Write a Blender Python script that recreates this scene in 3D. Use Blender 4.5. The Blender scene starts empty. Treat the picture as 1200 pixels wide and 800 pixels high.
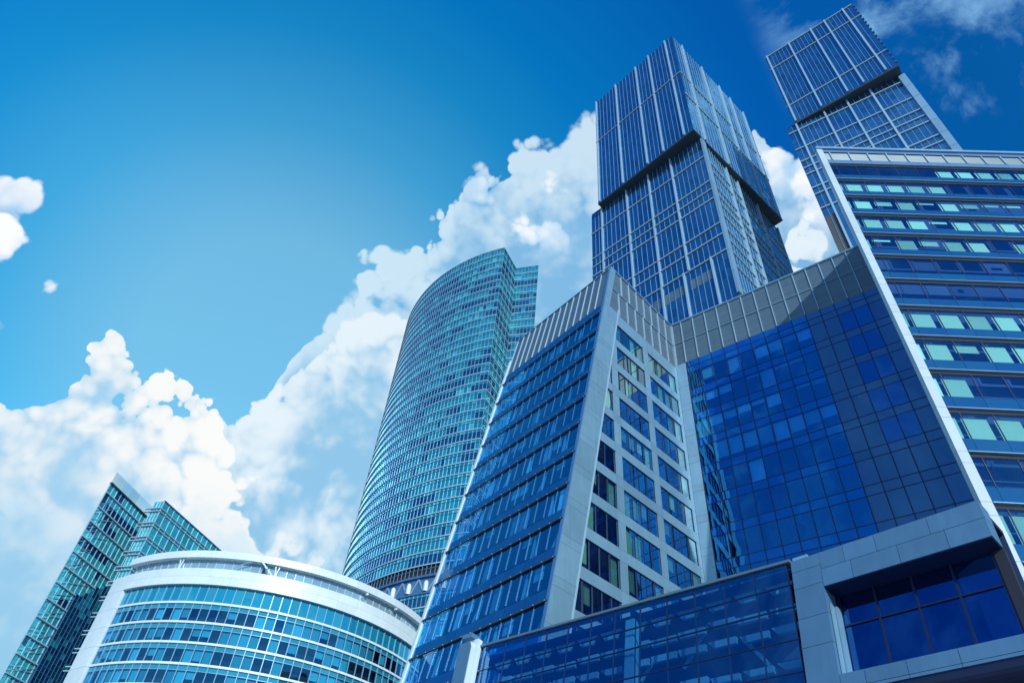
import bpy, math, random
from mathutils import Vector, Matrix
R = math.radians
scene = bpy.context.scene
col = scene.collection
random.seed(7)

# ------------------------------------------------------------------ camera
cam_d = bpy.data.cameras.new('camera')
cam = bpy.data.objects.new('camera', cam_d)
col.objects.link(cam)
cam_d.sensor_width = 36.0
cam_d.lens = 36.0 * 800.0 / 1200.0          # 24 mm wide angle, tilted up 44 degrees
cam_d.clip_start = 0.1
cam_d.clip_end = 20000
PITCH, ROLL = R(44.472), R(5.6956)
fwd = Vector((0, math.cos(PITCH), math.sin(PITCH)))
rt, up = Vector((1, 0, 0)), Vector((0, -math.sin(PITCH), math.cos(PITCH)))
r2 = rt * math.cos(ROLL) + up * math.sin(ROLL)
u2 = -rt * math.sin(ROLL) + up * math.cos(ROLL)
EYE = Vector((0, 0, 1.6))
cam.matrix_world = Matrix(((r2.x, u2.x, -fwd.x, EYE.x), (r2.y, u2.y, -fwd.y, EYE.y),
                           (r2.z, u2.z, -fwd.z, EYE.z), (0, 0, 0, 1)))
scene.camera = cam
scene.render.resolution_x, scene.render.resolution_y = 1024, 682

# ------------------------------------------------------------------ exposure
vs = scene.view_settings
vs.view_transform = 'Standard'
vs.look = 'None'
vs.exposure = 0.0
vs.gamma = 1.0
vs.use_curve_mapping = False

# ------------------------------------------------------------------ sun
SUN_AZ, SUN_EL = 166.0, 30.0                 # azimuth clockwise from +Y
sd = bpy.data.lights.new('sun', 'SUN')
sd.energy = 3.6
sd.angle = R(0.5)
sd.color = (1.0, 0.97, 0.92)
sun = bpy.data.objects.new('sun', sd)
col.objects.link(sun)
sdir = Vector((math.sin(R(SUN_AZ)) * math.cos(R(SUN_EL)), math.cos(R(SUN_AZ)) * math.cos(R(SUN_EL)), math.sin(R(SUN_EL))))
sun.rotation_euler = sdir.to_track_quat('Z', 'Y').to_euler()
sun.location = (0, -60, 120)

# ------------------------------------------------------------------ sky: Nishita + procedural cumulus
world = bpy.data.worlds.new('World')
scene.world = world
world.use_nodes = True
NT = world.node_tree
NT.nodes.clear()


class X:                                     # tiny expression helper for shader maths
    nt = None

    def __init__(s, sock): s.s = sock

    @staticmethod
    def m(op, *a, clamp=False):
        n = X.nt.nodes.new('ShaderNodeMath'); n.operation = op; n.use_clamp = clamp
        for i, v in enumerate(a):
            if isinstance(v, X): X.nt.links.new(v.s, n.inputs[i])
            else: n.inputs[i].default_value = float(v)
        return X(n.outputs[0])
    def __add__(s, o): return X.m('ADD', s, o)
    __radd__ = __add__
    def __sub__(s, o): return X.m('SUBTRACT', s, o)
    def __rsub__(s, o): return X.m('SUBTRACT', o, s)
    def __mul__(s, o): return X.m('MULTIPLY', s, o)
    __rmul__ = __mul__
    def __truediv__(s, o): return X.m('DIVIDE', s, o)


def ss(x, a, b):                             # smooth step
    n = X.nt.nodes.new('ShaderNodeMapRange'); n.interpolation_type = 'SMOOTHSTEP'
    X.nt.links.new(x.s, n.inputs[0]); n.inputs[1].default_value = a; n.inputs[2].default_value = b
    n.inputs[3].default_value = 0; n.inputs[4].default_value = 1
    return X(n.outputs[0])


def mixc(f, a, b):
    n = X.nt.nodes.new('ShaderNodeMix'); n.data_type = 'RGBA'; n.clamp_factor = True
    for i, v in ((0, f), (6, a), (7, b)):
        if isinstance(v, X): X.nt.links.new(v.s, n.inputs[i])
        elif i == 0: n.inputs[0].default_value = v
        else: n.inputs[i].default_value = (*v, 1)
    return X(n.outputs[2])


def vadd(v, off):
    n = X.nt.nodes.new('ShaderNodeVectorMath'); n.operation = 'ADD'
    X.nt.links.new(v.s, n.inputs[0])
    if isinstance(off, X): X.nt.links.new(off.s, n.inputs[1])
    else: n.inputs[1].default_value = off
    return X(n.outputs[0])


def vscale(v, k):
    n = X.nt.nodes.new('ShaderNodeVectorMath'); n.operation = 'SCALE'
    X.nt.links.new(v.s, n.inputs[0]); n.inputs['Scale'].default_value = k
    return X(n.outputs[0])


def dot(v, d):
    n = X.nt.nodes.new('ShaderNodeVectorMath'); n.operation = 'DOT_PRODUCT'
    X.nt.links.new(v.s, n.inputs[0]); n.inputs[1].default_value = d
    return X(n.outputs['Value'])


def noise(v, scale, detail=5, rough=.55, dist=0.0, col_=False):
    n = X.nt.nodes.new('ShaderNodeTexNoise'); X.nt.links.new(v.s, n.inputs['Vector'])
    n.inputs['Scale'].default_value = scale; n.inputs['Detail'].default_value = detail
    n.inputs['Roughness'].default_value = rough; n.inputs['Distortion'].default_value = dist
    return X(n.outputs['Color' if col_ else 'Fac'])


def billow(v, scale, detail=3.0, rough=.5):
    n = X.nt.nodes.new('ShaderNodeTexVoronoi'); n.feature = 'F1'; n.normalize = True
    X.nt.links.new(v.s, n.inputs['Vector'])
    n.inputs['Scale'].default_value = scale; n.inputs['Detail'].default_value = detail
    n.inputs['Roughness'].default_value = rough
    dd = X(n.outputs['Distance'])
    return 1.0 - dd * dd * 6.0


def curve(x, pts, lo, hi, vlo, vhi):         # piecewise profile
    n = X.nt.nodes.new('ShaderNodeFloatCurve')
    cv = n.mapping.curves[0]
    P = [((a - lo) / (hi - lo), (e - vlo) / (vhi - vlo)) for a, e in pts]
    cv.points[0].location = P[0]; cv.points[-1].location = P[-1]
    for p in P[1:-1]: cv.points.new(*p)
    for p in cv.points: p.handle_type = 'VECTOR'
    n.mapping.use_clip = False
    n.mapping.update()
    t = (x - lo) / (hi - lo)
    X.nt.links.new(t.s, n.inputs['Value'])
    return X(n.outputs[0]) * (vhi - vlo) + vlo


def build_sky():
    X.nt = NT
    N = NT.nodes
    sky = N.new('ShaderNodeTexSky'); sky.sky_type = 'NISHITA'; sky.sun_disc = False
    sky.sun_elevation = R(SUN_EL); sky.sun_rotation = R(SUN_AZ)
    sky.air_density = 1.0; sky.dust_density = 0.6; sky.ozone_density = 2.0
    tc = N.new('ShaderNodeTexCoord')
    d = X(tc.outputs['Generated'])
    sep = N.new('ShaderNodeSeparateXYZ'); NT.links.new(d.s, sep.inputs[0])
    x, y, z = X(sep.outputs[0]), X(sep.outputs[1]), X(sep.outputs[2])
    DEG = 180 / math.pi
    az = X.m('ARCTAN2', x, y) * DEG
    el = X.m('ARCSINE', z) * DEG
    # overall blue grade: pale towards the low north-west, deep overhead and towards the east
    g = dot(d, (-.320, .722, .613))
    ramp = N.new('ShaderNodeValToRGB'); NT.links.new(((g + 1.0) * 0.5).s, ramp.inputs[0])
    cr = ramp.color_ramp
    stops = SKY_STOPS
    while len(cr.elements) < len(stops): cr.elements.new(.5)
    for e, (p, c) in zip(cr.elements, stops): e.position = p
    for e, (p, c) in zip(cr.elements, stops): e.color = (*[k / 5 for k in c], 1)
    mul = N.new('ShaderNodeMix'); mul.data_type = 'RGBA'; mul.blend_type = 'MULTIPLY'; mul.inputs[0].default_value = 1
    NT.links.new(sky.outputs[0], mul.inputs[6]); NT.links.new(vscale(X(ramp.outputs[0]), 5.0).s, mul.inputs[7])
    low = ss(el, 26, 50) * .26 + .74
    sc_ = N.new('ShaderNodeVectorMath'); sc_.operation = 'SCALE'
    NT.links.new(mul.outputs[2], sc_.inputs[0]); NT.links.new(low.s, sc_.inputs['Scale'])
    colr = X(sc_.outputs[0])

    warp = vscale(vadd(noise(d, 7, 2, .5, 0, True), (-.5, -.5, -.5)), .05)
    p = vadd(d, warp)
    p2 = vadd(p, (-0.020, -0.004, 0.026))     # a step towards the light, for self shading
    lump = noise(vadd(p, (3, 1, 2)), 5.5, 3, .5)
    b1, b2 = billow(p, 12, 1.0, .5), billow(p2, 12, 1.0, .5)
    c1, c2 = billow(p, 36, 1.0, .6), billow(p2, 36, 1.0, .6)
    fine = noise(vadd(p, (7, 2, 5)), 30, 7, .64)
    wisp = noise(vadd(d, (1, 4, 2)), 4.5, 6, .62, .6)
    big = noise(vadd(p, (5, 9, 2)), 4.2, 4, .55)
    lumc = noise(vadd(d, (8, 3, 1)), 6.5, 2, .5, 0, True)
    ls = N.new('ShaderNodeSeparateXYZ'); NT.links.new(lumc.s, ls.inputs[0])
    rise = (lump - .5) * 1.0 + (b1 - .45) * .62 + (c1 - .45) * .34 + (fine - .5) * .34
    relief = (b1 - b2) * .40 + (c1 - c2) * .18 + (fine - .5) * .40 + (big - .5) * 1.5 + (c1 - .45) * .10 + (b1 - .45) * .22
    ragged = ss(big, .46, .70) * 2.4 + .55
    az2 = az + (X(ls.outputs[0]) - .5) * 9.0
    el2 = el + (X(ls.outputs[1]) - .5) * 6.0

    def bank(pts, amp, soft, body, lit, deep, op, floor=0.0):
        nonlocal colr
        h = curve(az2, pts, -180, 180, 0, 80)
        dens = h - el2 + rise * amp
        alpha = ss(dens / (ragged * soft), 0.0, 1.0) * op
        depth = ss(dens, 0.0, body)
        t = relief + (.78 - depth * .62) + (c1 - .45) * .18 * (1.0 - depth)
        colr = mixc(alpha, colr, mixc(ss(t, 0.02, .85), deep, lit))
    bank(BANK_A, 6.5, .9, 12, (6.6, 8.4, 9.6), (2.4, 5.2, 8.0), .88)
    bank(BANK_C, 7.0, .7, 12, (8.0, 9.1, 9.8), (2.9, 5.8, 8.3), .92)
    bank(BANK_B, 7.0, .6, 19, (9.7, 9.8, 9.7), (3.9, 6.6, 8.8), .97)
    bank(BANK_E, 8.0, 2.5, 9, (7.2, 8.8, 9.7), (3.2, 6.1, 8.5), .60)
    colr = mixc((1.0 - ss(el, 12, 30)) * .75, colr, (3.0, 6.0, 8.5))

    # detached cumulus at the left and small puffs in front of the bank
    for a, e, ra, re, lit, deep, op in PUFFS:
        q = ((az2 - a) / ra); w = ((el2 - e) / re)
        dens = 1.0 - X.m('SQRT', q * q + w * w) + rise * 1.6
        alpha = ss(dens, 0.0, .32) * op * ss(w + (lump - .5), -1.0, .35)
        t = relief * 1.2 + w * .34 + .52
        colr = mixc(alpha, colr, mixc(ss(t, .05, .9), deep, lit))

    # thin high wisps towards the upper right
    wm = ss(az, 38, 48) * ss(el, 46, 54) * (1.0 - ss(az, 80, 130))
    behind = (1.0 - ss(y, -.35, .05)) * ss(el, 16, 34) * .5
    colr = mixc(ss(wisp, .47, .66) * X.m('ADD', wm * .80, behind, clamp=True), colr, (2.6, 5.5, 8.8))

    bg = N.new('ShaderNodeBackground'); bg.inputs['Strength'].default_value = 0.1
    NT.links.new(colr.s, bg.inputs['Color'])
    out = N.new('ShaderNodeOutputWorld'); NT.links.new(bg.outputs[0], out.inputs[0])
    world.cycles.sampling_method = 'MANUAL'; world.cycles.sample_map_resolution = 256


SKY_STOPS = [(0.0, (.45, 1.15, 1.75)), (.45, (.25, 1.05, 1.8)), (.70, (.06, .88, 1.72)), (.785, (.02, .90, 1.78)), (.865, (.015, 1.05, 2.3)), (.925, (.03, 1.85, 2.9)), (.95, (.16, 2.45, 3.1)), (.973, (.80, 3.3, 3.4)), (.992, (2.3, 4.1, 3.5))]
BANK_A = [(-180, 22), (-120, 20), (-60, 22), (-30, 28), (-23, 36), (-22.4, 43.5), (-20, 47), (-17, 49.2), (-13, 51), (-10, 53), (-9, 56.8), (-6.4, 57.6), (-2.5, 58.2), (0, 59.6), (3.3, 60), (6.3, 61.2), (9.4, 62), (16, 62), (24.5, 60.8), (34, 58.6), (36, 55.6), (38.8, 54.7), (42, 45), (50, 30), (80, 24), (130, 20), (180, 22)]
BANK_C = [(-180, 16), (-100, 18), (-45, 18), (-28, 29), (-25.1, 33.6), (-23.8, 35.2), (-21.8, 36.3), (-20.5, 41), (-17.7, 45), (-15, 47), (-12, 47), (-6, 46), (0, 45), (15, 45), (30, 48), (36, 50), (38, 46), (44, 32), (80, 20), (180, 16)]
BANK_B = [(-180, 14), (-90, 14), (-50, 20), (-42, 25), (-40.9, 29.5), (-40.2, 32), (-39, 33.3), (-38.2, 34.4), (-36, 34.4), (-34.3, 33.4), (-31.6, 33.4), (-29.8, 34.3), (-27.1, 33.6), (-25.6, 31), (-23, 28), (-18, 25), (-10, 24), (10, 20), (60, 14), (180, 14)]
BANK_E = [(-180, 10), (-90, 12), (-50, 17), (-42, 21), (-38, 22), (-33, 23), (-26, 25), (-20, 26), (-14, 27), (-8, 25), (20, 16), (90, 10), (180, 10)]
W1, W0 = (10.0, 10.1, 10.3), (5.0, 7.3, 9.6)
PUFFS = [(-51.8, 39.2, 2.4, 2.0, W1, W0, .85), (-50.2, 35.4, 4.2, 2.8, W1, W0, .97), (-49.6, 33.2, 3.0, 2.2, W1, W0, .95),
         (4.6, 54.4, 4.2, 2.6, W1, W0, .95), (-7.0, 56.4, 2.6, 2.0, W1, W0, .75),
         (35.6, 54.0, 2.6, 3.0, W1, W0, .8), (37.0, 51.0, 2.2, 3.0, W1, W0, .85)]
build_sky()

# ------------------------------------------------------------------ helpers
def D(a): return Vector((math.sin(R(a)), math.cos(R(a)), 0.0))
Zv = Vector((0, 0, 1))
WL = {}                                      # world location of every object (parents only translate)


class Pl:                                    # a facade plane: origin, along, up, outward
    def __init__(s, p, u, v=Zv, out=None):
        s.p, s.u, s.v = Vector(p), Vector(u).normalized(), Vector(v).normalized()
        n = s.u.cross(s.v).normalized()
        ref = Vector(out) if out is not None else (EYE - s.p)
        if n.dot(ref) < 0: n = -n
        s.n = n
    def at(s, u, v, n=0.0): return s.p + s.u * u + s.v * v + s.n * n


class Cyl:                                   # a round facade: u is degrees of azimuth about the axis, v is height
    def __init__(s, cx, cy, r): s.c, s.r = Vector((cx, cy, 0)), r
    def at(s, u, v, n=0.0): return s.c + D(u) * (s.r + n) + Zv * v


class Poly:                                  # a facade following a plan polyline: u is metres along it
    def __init__(s, pts):
        s.pts = [Vector((*p[:2], 0)) for p in pts]
        s.cum = [0.0]
        for a, b in zip(s.pts, s.pts[1:]): s.cum.append(s.cum[-1] + (b - a).length)


def link(name, mesh, parent=None, loc=None):
    o = bpy.data.objects.new(name, mesh); col.objects.link(o)
    loc = Vector(loc) if loc is not None else Vector((0, 0, 0))
    WL[o.name] = loc
    if parent is not None:
        o.parent = parent
        o.location = loc - WL[parent.name]
    else: o.location = loc
    return o


def thing(name, label, cat, loc, group=None):
    o = link(name, None, None, loc)
    o['label'] = label; o['category'] = cat
    if group: o['group'] = group
    return o


CACHE = {}


def mesh_of(name, verts, faces, mat):
    key = (mat.name, tuple((round(c[0], 3), round(c[1], 3), round(c[2], 3)) for c in verts), len(faces))
    m = CACHE.get(key)
    if m is None:
        m = bpy.data.meshes.new(name)
        m.from_pydata([tuple(v) for v in verts], [], faces)
        m.materials.append(mat)
        m.update()
        CACHE[key] = m
    return m


def prism_geo(P, pts, n0, n1):
    k = len(pts)
    vs_ = [P.at(u, v, n0) for u, v in pts] + [P.at(u, v, n1) for u, v in pts]
    f = [tuple(range(k)), tuple(range(2 * k - 1, k - 1, -1))] + [(i, i + k, (i + 1) % k + k, (i + 1) % k) for i in range(k)]
    # outward facing
    c = sum(vs_, Vector()) / len(vs_)
    a, b, d = vs_[f[0][0]], vs_[f[0][1]], vs_[f[0][2]]
    if (b - a).cross(d - a).dot(a - c) < 0: f = [t[::-1] for t in f]
    return vs_, f


def q4(u0, u1, v0, v1): return [(u0, v0), (u1, v0), (u1, v1), (u0, v1)]


def piece(name, P, pts, n0, n1, mat, parent, label=None, kind=None):
    vs_, f = prism_geo(P, pts, n0, n1)
    o0 = vs_[0].copy()
    o = link(name, mesh_of(name, [v - o0 for v in vs_], f, mat), parent, o0)
    if label: o['label'] = label
    if kind: o['kind'] = kind
    return o


class MB:                                    # collects many small shapes into one mesh (one part)
    def __init__(s): s.v, s.f, s.mi = [], [], []
    def add(s, geo, mi=0):
        vs_, f = geo
        k = len(s.v)
        s.v += vs_; s.f += [tuple(i + k for i in t) for t in f]; s.mi += [mi] * len(f)
    def box(s, P, u0, u1, v0, v1, n0, n1, mi=0): s.add(prism_geo(P, q4(u0, u1, v0, v1), n0, n1), mi)
    def bar(s, a, b, w, h=None, mi=0): s.add(bar_geo(a, b, w, h), mi)
    def make(s, name, mats, parent, kind=None, label=None, loc=None, cache=False):
        if not s.v: return None
        o0 = Vector(loc) if loc is not None else s.v[0].copy()
        mats = mats if isinstance(mats, list) else [mats]
        vr = [v - o0 for v in s.v]
        if cache: m = mesh_of(name, vr, s.f, mats[0])
        else:
            m = bpy.data.meshes.new(name)
            m.from_pydata([tuple(v) for v in vr], [], s.f)
            for t in mats: m.materials.append(t)
            if len(mats) > 1: m.polygons.foreach_set('material_index', s.mi)
            m.update()
        o = link(name, m, parent, o0)
        if kind: o['kind'] = kind
        if label: o['label'] = label
        return o


def bar_geo(a, b, w, h=None):
    h = h or w
    a, b = Vector(a), Vector(b)
    t = (b - a).normalized()
    s = t.cross(Zv)
    s = s.normalized() if s.length > .01 else Vector((1, 0, 0))
    r = s.cross(t).normalized()
    s, r = s * w / 2, r * h / 2
    vs_ = [p + x for p in (a, b) for x in (-s - r, s - r, s + r, -s + r)]
    f = [(3, 2, 1, 0), (4, 5, 6, 7), (0, 1, 5, 4), (1, 2, 6, 5), (2, 3, 7, 6), (3, 0, 4, 7)]
    return vs_, f


def bar(name, a, b, w, h, mat, parent, label=None):
    vs_, f = bar_geo(a, b, w, h)
    o0 = vs_[0].copy()
    o = link(name, mesh_of(name, [v - o0 for v in vs_], f, mat), parent, o0)
    if label: o['label'] = label
    return o


def inset(poly, ds):                         # offset every edge of a plan polygon inwards
    n = len(poly); P = [Vector(p[:2]) for p in poly]
    area = sum(P[i].x * P[(i + 1) % n].y - P[(i + 1) % n].x * P[i].y for i in range(n))
    sg = 1 if area > 0 else -1
    L = []
    for i in range(n):
        a, b = P[i], P[(i + 1) % n]
        t = (b - a).normalized(); nn = Vector((-t.y, t.x)) * sg
        L.append((a + nn * ds[i], t))
    out = []
    for i in range(n):
        (p, t), (q, s) = L[i - 1], L[i]
        den = t.x * s.y - t.y * s.x
        w = q - p
        k = (w.x * s.y - w.y * s.x) / den
        out.append(p + t * k)
    return out


def core(name, bot, top, z0, z1, mat, parent, kind=None):
    n = len(bot)
    vs_ = [Vector((p[0], p[1], z0)) for p in bot] + [Vector((p[0], p[1], z1)) for p in top]
    area = sum(bot[i][0] * bot[(i + 1) % n][1] - bot[(i + 1) % n][0] * bot[i][1] for i in range(n))
    f = [tuple(range(n - 1, -1, -1)), tuple(range(n, 2 * n))] + [(i, (i + 1) % n, (i + 1) % n + n, i + n) for i in range(n)]
    if area < 0: f = [t[::-1] for t in f]
    o0 = vs_[0].copy()
    m = bpy.data.meshes.new(name); m.from_pydata([tuple(v - o0) for v in vs_], [], f); m.materials.append(mat); m.update()
    return link(name, m, parent, o0)


# ------------------------------------------------------------------ materials
def new_mat(name):
    m = bpy.data.materials.new(name); m.use_nodes = True
    nt = m.node_tree; nt.nodes.clear(); X.nt = nt
    return m, nt


def rnd_node(nt):                            # one random number per object and per loose piece
    oi = nt.nodes.new('ShaderNodeObjectInfo'); ge = nt.nodes.new('ShaderNodeNewGeometry')
    s = X(oi.outputs['Random']) + X(ge.outputs['Random Per Island'])
    return X.m('FRACT', s * 3.7), ge


def panel_mat(name, c, rough=.4, metal=0.0, var=.10, dirt=.25, scale=.5):
    """painted or anodised sheet metal: slight tone change from sheet to sheet, soft streaks"""
    m, nt = new_mat(name)
    r, ge = rnd_node(nt)
    tc = nt.nodes.new('ShaderNodeNewGeometry')
    n1 = noise(X(tc.outputs['Position']), scale, 5, .6)
    sv = nt.nodes.new('ShaderNodeVectorMath'); sv.operation = 'MULTIPLY'
    nt.links.new(tc.outputs['Position'], sv.inputs[0]); sv.inputs[1].default_value = (2.2, 2.2, .12)
    n2 = noise(X(sv.outputs[0]), 1.3, 4, .6)
    k = (r - .5) * (2 * var) + 1.0 + (n1 - .5) * dirt + (n2 - .5) * dirt
    hs = nt.nodes.new('ShaderNodeHueSaturation'); hs.inputs['Color'].default_value = (*c, 1)
    nt.links.new(k.s, hs.inputs['Value'])
    b = nt.nodes.new('ShaderNodeBsdfPrincipled'); b.inputs['Roughness'].default_value = rough; b.inputs['Metallic'].default_value = metal
    nt.links.new(hs.outputs[0], b.inputs['Base Color'])
    rr = (n1 - .5) * .25 + rough
    nt.links.new(rr.s, b.inputs['Roughness'])
    o = nt.nodes.new('ShaderNodeOutputMaterial'); nt.links.new(b.outputs[0], o.inputs[0])
    return m


def glass_mat(name, tint, refl, f0=.3, clear=True, var=.25, wave=.012, hue=.02, rough=.0):
    """coated facade glass. clear: one can see in through the tint; otherwise a backed opaque pane of that colour"""
    m, nt = new_mat(name)
    r, ge = rnd_node(nt)
    wn = nt.nodes.new('ShaderNodeTexWhiteNoise'); wn.noise_dimensions = '1D'; nt.links.new((r * 91.7).s, wn.inputs['W'])
    pos = X(ge.outputs['Position'])
    nz = noise(pos, .55, 2, .5, 0, True)
    a = vscale(vadd(X(wn.outputs['Color']), (-.5, -.5, -.5)), wave)
    b_ = vscale(vadd(nz, (-.5, -.5, -.5)), wave * 1.2)
    nn = vadd(vadd(X(ge.outputs['Normal']), a), b_)
    nrm = nt.nodes.new('ShaderNodeVectorMath'); nrm.operation = 'NORMALIZE'; nt.links.new(nn.s, nrm.inputs[0])
    k = (r - .5) * (2 * var) + 1.0
    hs = nt.nodes.new('ShaderNodeHueSaturation'); hs.inputs['Color'].default_value = (*([math.sqrt(t) for t in tint] if clear else tint), 1)
    nt.links.new(k.s, hs.inputs['Value'])
    hv = (X(wn.outputs['Value']) - .5) * hue + .5
    nt.links.new(hv.s, hs.inputs['Hue'])
    if clear:
        base = nt.nodes.new('ShaderNodeBsdfTransparent')
    else:
        base = nt.nodes.new('ShaderNodeBsdfDiffuse')
    nt.links.new(hs.outputs[0], base.inputs['Color'])
    gl = nt.nodes.new('ShaderNodeBsdfGlossy'); gl.inputs['Color'].default_value = (*refl, 1); gl.inputs['Roughness'].default_value = rough
    nt.links.new(nrm.outputs[0], gl.inputs['Normal'])
    lw = nt.nodes.new('ShaderNodeLayerWeight'); lw.inputs['Blend'].default_value = .5
    nt.links.new(nrm.outputs[0], lw.inputs['Normal'])
    fz = X.m('POWER', X(lw.outputs['Facing']), 4.0)
    fac = fz * (1 - f0) + f0
    if clear:                                # the back of a pane does not mirror a second time
        fac = fac * (1.0 - X(ge.outputs['Backfacing']))
    mx = nt.nodes.new('ShaderNodeMixShader'); nt.links.new(fac.s, mx.inputs[0])
    nt.links.new(base.outputs[0], mx.inputs[1]); nt.links.new(gl.outputs[0], mx.inputs[2])
    o = nt.nodes.new('ShaderNodeOutputMaterial'); nt.links.new(mx.outputs[0], o.inputs[0])
    return m


def ground_mat():
    m, nt = new_mat('paving')
    ge = nt.nodes.new('ShaderNodeNewGeometry')
    pos = X(ge.outputs['Position'])
    n1 = noise(pos, .4, 6, .6)
    br = nt.nodes.new('ShaderNodeTexBrick'); nt.links.new(pos.s, br.inputs['Vector']); br.inputs['Scale'].default_value = 1.2
    br.inputs['Color1'].default_value = (.20, .20, .20, 1); br.inputs['Color2'].default_value = (.26, .25, .24, 1); br.inputs['Mortar'].default_value = (.09, .09, .09, 1)
    hs = nt.nodes.new('ShaderNodeHueSaturation'); nt.links.new(br.outputs[0], hs.inputs['Color']); nt.links.new((n1 * .6 + .7).s, hs.inputs['Value'])
    b = nt.nodes.new('ShaderNodeBsdfPrincipled'); b.inputs['Roughness'].default_value = .8; nt.links.new(hs.outputs[0], b.inputs['Base Color'])
    o = nt.nodes.new('ShaderNodeOutputMaterial'); nt.links.new(b.outputs[0], o.inputs[0])
    return m


M = {}
M['paving'] = ground_mat()
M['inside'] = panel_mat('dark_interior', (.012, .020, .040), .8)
M['inside_navy'] = panel_mat('navy_interior', (.018, .075, .22), .8)
M['inside_blue'] = panel_mat('blue_interior', (.012, .045, .13), .8)
M['white'] = panel_mat('white_panel', (.64, .80, .86), .35, 0, .05, .22)
M['alu'] = panel_mat('brushed_aluminium_panel', (.195, .385, .51), .38, .25, .09, .30)
M['alu_light'] = panel_mat('light_aluminium', (.24, .44, .60), .3, .2, .06, .15)
M['alu_dark'] = panel_mat('dark_metal', (.05, .07, .09), .45, .3, .1, .2)
M['louvre'] = panel_mat('grey_louvre', (.115, .20, .27), .45, .2, .08, .2)
M['louvre_dim'] = panel_mat('dim_louvre', (.10, .17, .20), .45, .2, .08, .2)
M['louvre_back'] = panel_mat('louvre_void', (.07, .09, .10), .7)
M['bluemetal'] = panel_mat('blue_grey_metal', (.07, .19, .38), .4, .2, .08, .18)
M['rib'] = panel_mat('bright_metal_rib', (.36, .54, .66), .35, .15, .05, .1)
M['fin'] = panel_mat('blue_fin', (.055, .18, .35), .35, .2, .08, .1)
M['band'] = panel_mat('pale_floor_band', (.36, .56, .68), .4, .1, .05, .1)
M['strip'] = panel_mat('pale_grey_strip', (.43, .57, .64), .4, 0, .05, .12)
M['stone'] = panel_mat('pale_blue_cladding', (.070, .185, .33), .5, 0, .09, .30)
M['navy'] = panel_mat('navy_frame', (.010, .022, .075), .4, .2)
M['blind'] = panel_mat('mint_blind', (.42, .80, .62), .7, 0, .12, .1)
M['blind_pale'] = panel_mat('pale_blind', (.40, .80, .86), .7, 0, .2, .1)
M['blind_teal'] = panel_mat('teal_blind', (.08, .42, .52), .7, 0, .2, .1)
M['curtain'] = panel_mat('blue_curtain', (.25, .58, .70), .7, 0, .25, .1)
M['beam'] = panel_mat('pale_steel', (.20, .44, .54), .6, 0, .1, .1)
G = {}
G['court'] = glass_mat('deep_blue_glass', (.40, .74, 1.0), (.10, .52, 1.0), .46, True, .10, .018)
G['court_dull'] = glass_mat('blue_grey_glass', (.070, .155, .28), (.24, .52, .90), .22, False, .12, .010)
G['court_open'] = glass_mat('royal_blue_glass', (.004, .05, .26), (.2, .5, 1.0), .30, False, .12, .02)
G['spandrel_blue'] = glass_mat('blue_spandrel_glass', (.004, .065, .30), (.10, .52, 1.0), .42, False, .12, .018)
G['wing'] = glass_mat('blue_wing_glass', (.42, .74, .92), (.26, .60, .98), .30, True, .12, .012)
G['wing_sp'] = glass_mat('blue_wing_spandrel', (.011, .062, .17), (.22, .50, .85), .25, False, .10, .010)
G['window'] = glass_mat('green_tint_glass', (.66, .84, .80), (.72, .95, 1.0), .55, True, .15, .006)
G['slab'] = glass_mat('navy_glass', (.74, .92, .95), (.20, .48, .90), .20, True, .1, .008)
G['slab_sp'] = glass_mat('steel_blue_spandrel', (.012, .085, .20), (.30, .55, .9), .20, False, .1, .008)
G['annex'] = glass_mat('annex_glass', (.42, .74, .94), (.20, .54, .98), .34, True, .1, .010)
G['portal'] = glass_mat('portal_glass', (.06, .26, .60), (.10, .36, .95), .36, True, .08, .006)
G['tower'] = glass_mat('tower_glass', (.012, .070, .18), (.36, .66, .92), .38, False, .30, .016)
G['tower_side'] = glass_mat('tower_bright_side_glass', (.05, .17, .30), (.66, .90, 1.0), .60, False, .35, .03)  # paler copy of the tower glass, reflected brightness put into its colour
G['teal'] = glass_mat('teal_glass', (.011, .25, .34), (.34, .80, .92), .32, False, .22, .02, .03)
G['teal_dark'] = glass_mat('dark_teal_glass', (.002, .045, .12), (.32, .66, .9), .26, False, .3, .02, .03)
G['teal_light'] = glass_mat('pale_teal_glass', (.05, .44, .50), (.5, .9, 1.0), .32, False, .2, .02, .03)
G['cyan'] = glass_mat('cyan_glass', (.50, .88, .97), (.07, .45, .95), .24, True, .10, .012, .01)
G['cyan_sp'] = glass_mat('cyan_spandrel', (.008, .24, .38), (.20, .75, 1.0), .26, False, .12, .012, .01)
G['lagoon'] = glass_mat('lagoon_glass', (.04, .50, .60), (.55, .95, 1.0), .36, False, .22, .02, .03)
G['pale_glass'] = glass_mat('pale_balcony_glass', (.22, .36, .44), (.8, .92, 1.0), .25, False, .2, .02)
G['parapet'] = glass_mat('clear_parapet_glass', (.62, .82, .90), (.7, .9, 1.0), .12, True, .1, .01)


# ------------------------------------------------------------------ ground
g = MB()
gp = Pl((-6000, -6000, 0), (1, 0, 0), (0, 1, 0), (0, 0, 1))
g.add(([gp.at(0, 0), gp.at(12000, 0), gp.at(12000, 12000), gp.at(0, 12000)], [(0, 1, 2, 3)]))
gr = g.make('ground', M['paving'], None, kind='structure')


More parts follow.
